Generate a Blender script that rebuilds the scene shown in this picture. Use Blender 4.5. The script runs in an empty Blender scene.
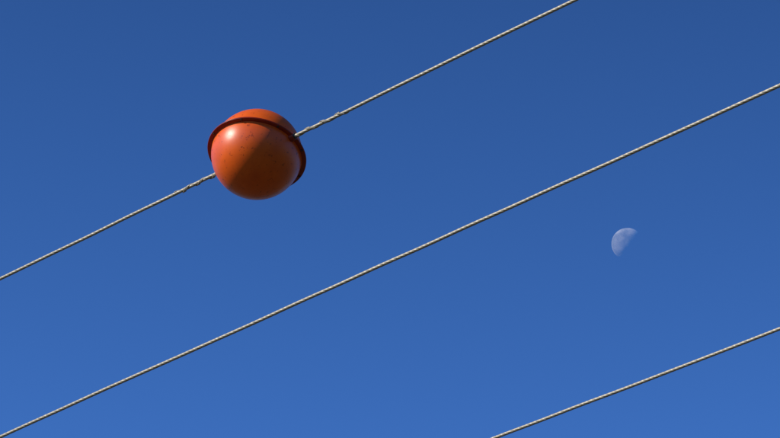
import bpy, math, random
import numpy as np
from mathutils import Vector, Matrix
random.seed(4)
sc=bpy.context.scene
sc.view_settings.view_transform='Standard'; sc.view_settings.look='None'; sc.view_settings.exposure=0
def link(o): sc.collection.objects.link(o); return o
# ---------- sun + sky ----------
L=Vector((-.79,-.31,.53)).normalized()
elev=math.asin(L.z); az=math.atan2(L.x,L.y)
w=bpy.data.worlds.new("World"); sc.world=w; w.use_nodes=True
nt=w.node_tree; bg=nt.nodes['Background']
sky=nt.nodes.new('ShaderNodeTexSky'); sky.sky_type='NISHITA'; sky.sun_disc=False
sky.sun_elevation=elev; sky.sun_rotation=az%(2*math.pi)
sky.air_density=1.0; sky.dust_density=0.3; sky.ozone_density=2.0; sky.altitude=300
gm=nt.nodes.new('ShaderNodeGamma'); gm.inputs[1].default_value=1.4
nt.links.new(sky.outputs[0],gm.inputs[0])
mt_=nt.nodes.new('ShaderNodeMix'); mt_.data_type='RGBA'; mt_.blend_type='MULTIPLY'; mt_.inputs[0].default_value=1
mt_.inputs[7].default_value=(.48,.77,1.10,1); nt.links.new(gm.outputs[0],mt_.inputs[6])
tc=nt.nodes.new('ShaderNodeTexCoord'); sx=nt.nodes.new('ShaderNodeSeparateXYZ'); nt.links.new(tc.outputs['Generated'],sx.inputs[0])
fc=nt.nodes.new('ShaderNodeFloatCurve'); cv=fc.mapping.curves[0]
cv.points[0].location=(0,.08); cv.points[1].location=(1,.16)
for p in ((.25,.26),(.44,.60),(.49,.55),(.60,.41),(.75,.25)): cv.points.new(*p)
for p in cv.points: p.handle_type='VECTOR'
fc.mapping.update(); nt.links.new(sx.outputs[2],fc.inputs['Value'])
ml=nt.nodes.new('ShaderNodeMath'); ml.operation='MULTIPLY'; ml.inputs[1].default_value=.184; nt.links.new(fc.outputs[0],ml.inputs[0])
nt.links.new(mt_.outputs[2],bg.inputs[0]); nt.links.new(ml.outputs[0],bg.inputs[1])
sd=bpy.data.lights.new("sun","SUN"); sd.energy=4.8; sd.angle=math.radians(.53); sd.color=(1,.94,.82)
so=link(bpy.data.objects.new("sun",sd)); so.rotation_euler=L.to_track_quat('Z','Y').to_euler(); so.location=(-20,-8,30)
# ---------- materials ----------
def mat(name):
    m=bpy.data.materials.new(name); m.use_nodes=True
    return m,m.node_tree,m.node_tree.nodes['Principled BSDF']
def N(nt,t,**k):
    n=nt.nodes.new(t)
    for a,b in k.items(): setattr(n,a,b)
    return n
def ramp(nt,src,stops):
    r=nt.nodes.new('ShaderNodeValToRGB'); el=r.color_ramp.elements
    while len(el)<len(stops): el.new(.5)
    for e,(p,c) in zip(el,stops): e.position=p; e.color=(*c,1)
    nt.links.new(src,r.inputs[0]); return r
def noise(nt,scale,detail=4,rough=.6):
    tc=nt.nodes.new('ShaderNodeTexCoord'); n=nt.nodes.new('ShaderNodeTexNoise')
    n.inputs['Scale'].default_value=scale; n.inputs['Detail'].default_value=detail; n.inputs['Roughness'].default_value=rough
    nt.links.new(tc.outputs['Object'],n.inputs['Vector']); return n
def orange(name,base,dark):
    m,t,b=mat(name)
    n=noise(t,7,6,.65); r=ramp(t,n.outputs[0],[(.3,dark),(.6,base)])
    n2=noise(t,30,5,.7); r2=ramp(t,n2.outputs[0],[(.33,(.2,.15,.15)),(.40,(1,1,1))])
    mx=N(t,'ShaderNodeMix',data_type='RGBA',blend_type='MULTIPLY'); mx.inputs[0].default_value=.75
    t.links.new(r.outputs[0],mx.inputs[6]); t.links.new(r2.outputs[0],mx.inputs[7]); t.links.new(mx.outputs[2],b.inputs['Base Color'])
    rr=ramp(t,n.outputs[0],[(.3,(.41,)*3),(.7,(.31,)*3)]); t.links.new(rr.outputs[0],b.inputs['Roughness'])
    b.inputs['Specular IOR Level'].default_value=.38
    bp=N(t,'ShaderNodeBump'); bp.inputs['Strength'].default_value=.25; bp.inputs['Distance'].default_value=.004
    t.links.new(n.outputs[0],bp.inputs['Height']); t.links.new(bp.outputs[0],b.inputs['Normal'])
    return m
m_ball=orange("orange_fibreglass",(.78,.112,.006),(.66,.083,.006))
m_fl=orange("flange_shaded_red",(.30,.022,.008),(.22,.017,.008))  # shade seen on the flange from below, put into a darker red base
def metal(name,a,bc,sc_=60,met=.25,ro=.55):
    m,t,b=mat(name); n=noise(t,sc_,5,.7); r=ramp(t,n.outputs[0],[(.35,a),(.65,bc)])
    t.links.new(r.outputs[0],b.inputs['Base Color']); b.inputs['Metallic'].default_value=met; b.inputs['Roughness'].default_value=ro; return m
m_cable=metal("weathered_conductor",(.25,.22,.16),(.41,.365,.28))
m_rod=metal("armour_rod_metal",(.24,.21,.155),(.40,.355,.275))
m_rub=metal("dark_rubber",(.02,.015,.012),(.04,.03,.025),met=0)
m_bolt=metal("bolt_steel",(.06,.03,.02),(.10,.06,.05),met=.3)
# ---------- mesh helper ----------
def grid_mesh(name,rings,mats,closed=True,cap=False):
    n,k,_=rings.shape
    me=bpy.data.meshes.new(name)
    v=rings.reshape(-1,3)
    i=np.arange(n-1)[:,None]*k; j=np.arange(k)[None,:]; j2=(j+1)%k
    f=np.stack([i+j,i+j2,i+k+j2,i+k+j],-1).reshape(-1,4)
    me.vertices.add(len(v)); me.vertices.foreach_set('co',v.ravel().astype(np.float32))
    me.loops.add(f.size); me.loops.foreach_set('vertex_index',f.ravel().astype(np.int32))
    me.polygons.add(len(f)); me.polygons.foreach_set('loop_start',(np.arange(len(f))*4).astype(np.int32))
    me.polygons.foreach_set('loop_total',np.full(len(f),4,np.int32))
    me.update(calc_edges=True); me.validate()
    me.polygons.foreach_set('use_smooth',np.ones(len(f),bool)); me.materials.append(mats)
    return link(bpy.data.objects.new(name,me))
def tube(name,P,r,material,k=8):
    P=np.array(P); T=np.gradient(P,axis=0); T/=np.linalg.norm(T,axis=1)[:,None]
    up=np.array([0,0,1.0]); A=np.cross(T,up); A/=np.linalg.norm(A,axis=1)[:,None]; B=np.cross(T,A)
    a=np.linspace(0,2*math.pi,k,endpoint=False)
    rr=np.full(len(P),r); 
    rings=P[:,None]+rr[:,None,None]*(np.cos(a)[None,:,None]*A[:,None]+np.sin(a)[None,:,None]*B[:,None])
    return grid_mesh(name,rings,material)
# ---------- power lines ----------
HGT=13.9
def cable(p0,p1,rad,lay,seed,c=0.00022,mid=None):
    rng=np.random.RandomState(seed)
    p0=np.array(p0);p1=np.array(p1); d=(p1-p0)/np.linalg.norm(p1-p0); m=(p0+p1)/2 if mid is None else np.array(mid)
    s=np.concatenate([np.arange(-60,-6,.25),np.arange(-6,6,.006),np.arange(6,60.1,.25)])
    ph=rng.rand(6)*6.28
    z=HGT+c*s*s+.0012*np.sin(s*3.1+ph[0])+.0008*np.sin(s*7.7+ph[1])
    lat=.0015*np.sin(s*2.3+ph[2])+.0007*np.sin(s*9+ph[3])
    side=np.array([-d[1],d[0]])
    P=np.stack([m[0]+d[0]*s+side[0]*lat,m[1]+d[1]*s+side[1]*lat,z],-1)
    k=30; a=np.linspace(0,2*math.pi,k,endpoint=False)
    rot=np.where(np.abs(s)<=6.01,2*math.pi*s/lay+.5*np.sin(s*2.1+ph[4])+.25*np.sin(s*6.3+ph[5]),0)
    prof=rad*(0.87+.13*np.abs(np.cos(a*2.5))**.6)   # five bold strands
    ca=np.cos(a[None]+rot[:,None]); sa=np.sin(a[None]+rot[:,None])
    A=np.array([side[0],side[1],0]); B=np.array([0,0,1.])
    rings=P[:,None]+prof[None,:,None]*(ca[...,None]*A+sa[...,None]*B)
    return grid_mesh("power_line",rings,m_cable),P,d
c1,P1,d1=cable((-2.6445,19.687),(1.1111,16.5253),.0112,.18,1,mid=(-.8537,18.180))
c2,_,_=cable((-2.8528,21.868),(2.4278,17.420),.0123,.19,2)
c3,_,_=cable((.7685,21.883),(2.7070,20.342),.0124,.19,3)
# ---------- marker ball ----------
D=Vector((d1[0],d1[1],0)); S=Vector((-d1[1],d1[0],0))
if S.y<0: S=-S
phi=math.radians(15.5)
nd=(Vector((0,0,-1))*math.cos(phi)-S*math.sin(phi)).normalized()
Zl=-nd; Xl=D; Yl=Zl.cross(Xl)
M=Matrix((Xl,Yl,Zl)).transposed().to_4x4(); M.translation=Vector((-.8537,18.180,HGT))
e=bpy.data.objects.new("aerial_marker_ball",None); e.empty_display_size=.3; link(e); e.matrix_world=M
R=.293
def lathe(name,prof,material,seg=128):
    a=np.linspace(0,2*math.pi,seg,endpoint=False)
    pr=np.array(prof)
    rings=np.stack([pr[:,0][:,None]*np.cos(a),pr[:,0][:,None]*np.sin(a),np.repeat(pr[:,1][:,None],seg,1)],-1)
    o=grid_mesh(name,rings,material); o.parent=e; return o
for nm,sg in(("upper_shell",1),("lower_shell",-1)):
    pr=[]
    z=.0055
    for i in range(0,62):
        t=math.radians(90-i*1.45); pr.append((max(R*math.cos(t),1e-4),sg*R*math.sin(t)))
    pr+= [(R+.001,sg*(z+.0005)),(R+.002,sg*z)]
    o=lathe(nm,pr,m_ball)
    W=R+.030
    f=[(R-.002,sg*z),(W-.002,sg*(z-.0002)),(W-.0006,sg*(z-.0008)),(W,sg*(z-.002)),(W-.0003,sg*.0016),(W-.002,sg*.0006),(R-.01,sg*.0006)]
    lathe(nm.replace("shell","flange"),f,m_fl)
def addp(o): o.parent=e; return o
# bolts
import bmesh
bm=bmesh.new()
for i in range(8):
    a=math.radians(22+45*i)
    for sg in(1,-1):
        for rad_,h,zc,sg_n in((.009,.0016,.0064,20),(.006,.005,.0097,6)):
            mt=Matrix.Translation(((R+.018)*math.cos(a),(R+.018)*math.sin(a),sg*zc))
            bmesh.ops.create_cone(bm,cap_ends=True,segments=sg_n,radius1=rad_,radius2=rad_*.95,depth=h,matrix=mt)
me=bpy.data.meshes.new("flange_bolts"); bm.to_mesh(me); me.materials.append(m_bolt); addp(link(bpy.data.objects.new("flange_bolts",me)))
# cable collars (moulded half tubes + rubber grommet) on +-X
for sg,nm in((1,"cable_collar_a"),(-1,"cable_collar_b")):
    a=np.linspace(0,2*math.pi,32,endpoint=False)
    for pr,mm,nn in (([(R-.03,.030),(R+.006,.028),(R+.026,.024),(R+.030,.022),(R+.030,.016),(R+.01,.014)],m_fl,nm),
                     ([(R+.02,.0195),(R+.036,.0185),(R+.038,.0165),(R+.038,.012),(R+.02,.011)],m_rub,nm.replace("collar","grommet"))):
        rings=np.stack([np.repeat(np.array([[sg*x] for x,_ in pr]),32,1),np.array([[r*math.cos(t) for t in a] for _,r in pr]),np.array([[r*math.sin(t) for t in a] for _,r in pr])],-1)
        addp(grid_mesh(nn,rings,mm))
# preformed armour rods (helical) in local X
k=0
for sg,ln in((1,.42),(-1,.36)):
    for j in range(3):
        x=np.arange(R-.02,R+ln+.03*j,.004)
        off=j*.5+ (1.1 if sg>0 else 0)
        rr=.0128+.0015*np.clip((x-(R+ln-.05))/.05,0,1)+.0008*np.sin(x*31+j)
        th=2*math.pi*x/.135+off+.4*np.sin(x*12)
        P=np.stack([sg*x,rr*np.cos(th),rr*np.sin(th)],-1)
        k+=1; addp(tube("armour_rod_%d"%k,P,.0030,m_rod))
# ---------- moon (sunlit hemisphere; the night side is lost in the blue air) ----------
from mathutils import noise as mn
bm=bmesh.new(); bmesh.ops.create_icosphere(bm,subdivisions=6,radius=14.0)
kill=[f for f in bm.faces if f.calc_center_median().normalized().dot(L)<-.03+.12*mn.fractal(f.calc_center_median()*.35,1,2,4)]
bmesh.ops.delete(bm,geom=kill,context='FACES')
me=bpy.data.meshes.new("moon"); bm.to_mesh(me); 
for p in me.polygons: p.use_smooth=True
mo=link(bpy.data.objects.new("moon",me)); mo.location=(208.1,2527.5,1617.0)
m=bpy.data.materials.new("moon_through_air"); m.use_nodes=True; t=m.node_tree; t.nodes.clear()
out=N(t,'ShaderNodeOutputMaterial'); tr=N(t,'ShaderNodeBsdfTransparent'); tr2=N(t,'ShaderNodeBsdfTransparent'); df=N(t,'ShaderNodeBsdfDiffuse'); ad=N(t,'ShaderNodeAddShader'); mx=N(t,'ShaderNodeMixShader'); ge=N(t,'ShaderNodeNewGeometry')
tr.inputs[0].default_value=(.86,.92,.94,1); df.inputs[1].default_value=1
n=noise(t,.11,6,.55); r=ramp(t,n.outputs[0],[(.38,(.17,.165,.135)),(.6,(.34,.31,.25))]); t.links.new(r.outputs[0],df.inputs[0])
t.links.new(tr.outputs[0],ad.inputs[0]); t.links.new(df.outputs[0],ad.inputs[1]); t.links.new(ge.outputs['Backfacing'],mx.inputs[0]); t.links.new(ad.outputs[0],mx.inputs[1]); t.links.new(tr2.outputs[0],mx.inputs[2]); t.links.new(mx.outputs[0],out.inputs[0])
me.materials.append(m)
# ---------- ground ----------
bm=bmesh.new(); bmesh.ops.create_grid(bm,x_segments=40,y_segments=40,size=6000)
me=bpy.data.meshes.new("ground"); bm.to_mesh(me); g=link(bpy.data.objects.new("ground",me))
mg,t,b=mat("dry_grass"); n=noise(t,.4,8,.7); r=ramp(t,n.outputs[0],[(.35,(.04,.04,.018)),(.65,(.075,.068,.032))]); t.links.new(r.outputs[0],b.inputs['Base Color']); b.inputs['Roughness'].default_value=.95
me.materials.append(mg)
# ---------- camera ----------
cd=bpy.data.cameras.new("camera"); cd.lens=157.98; cd.sensor_width=36; cd.clip_end=20000; cd.clip_start=.1
co=link(bpy.data.objects.new("camera",cd)); co.location=(0,0,1.6); co.rotation_euler=(math.radians(123),0,0); sc.camera=co
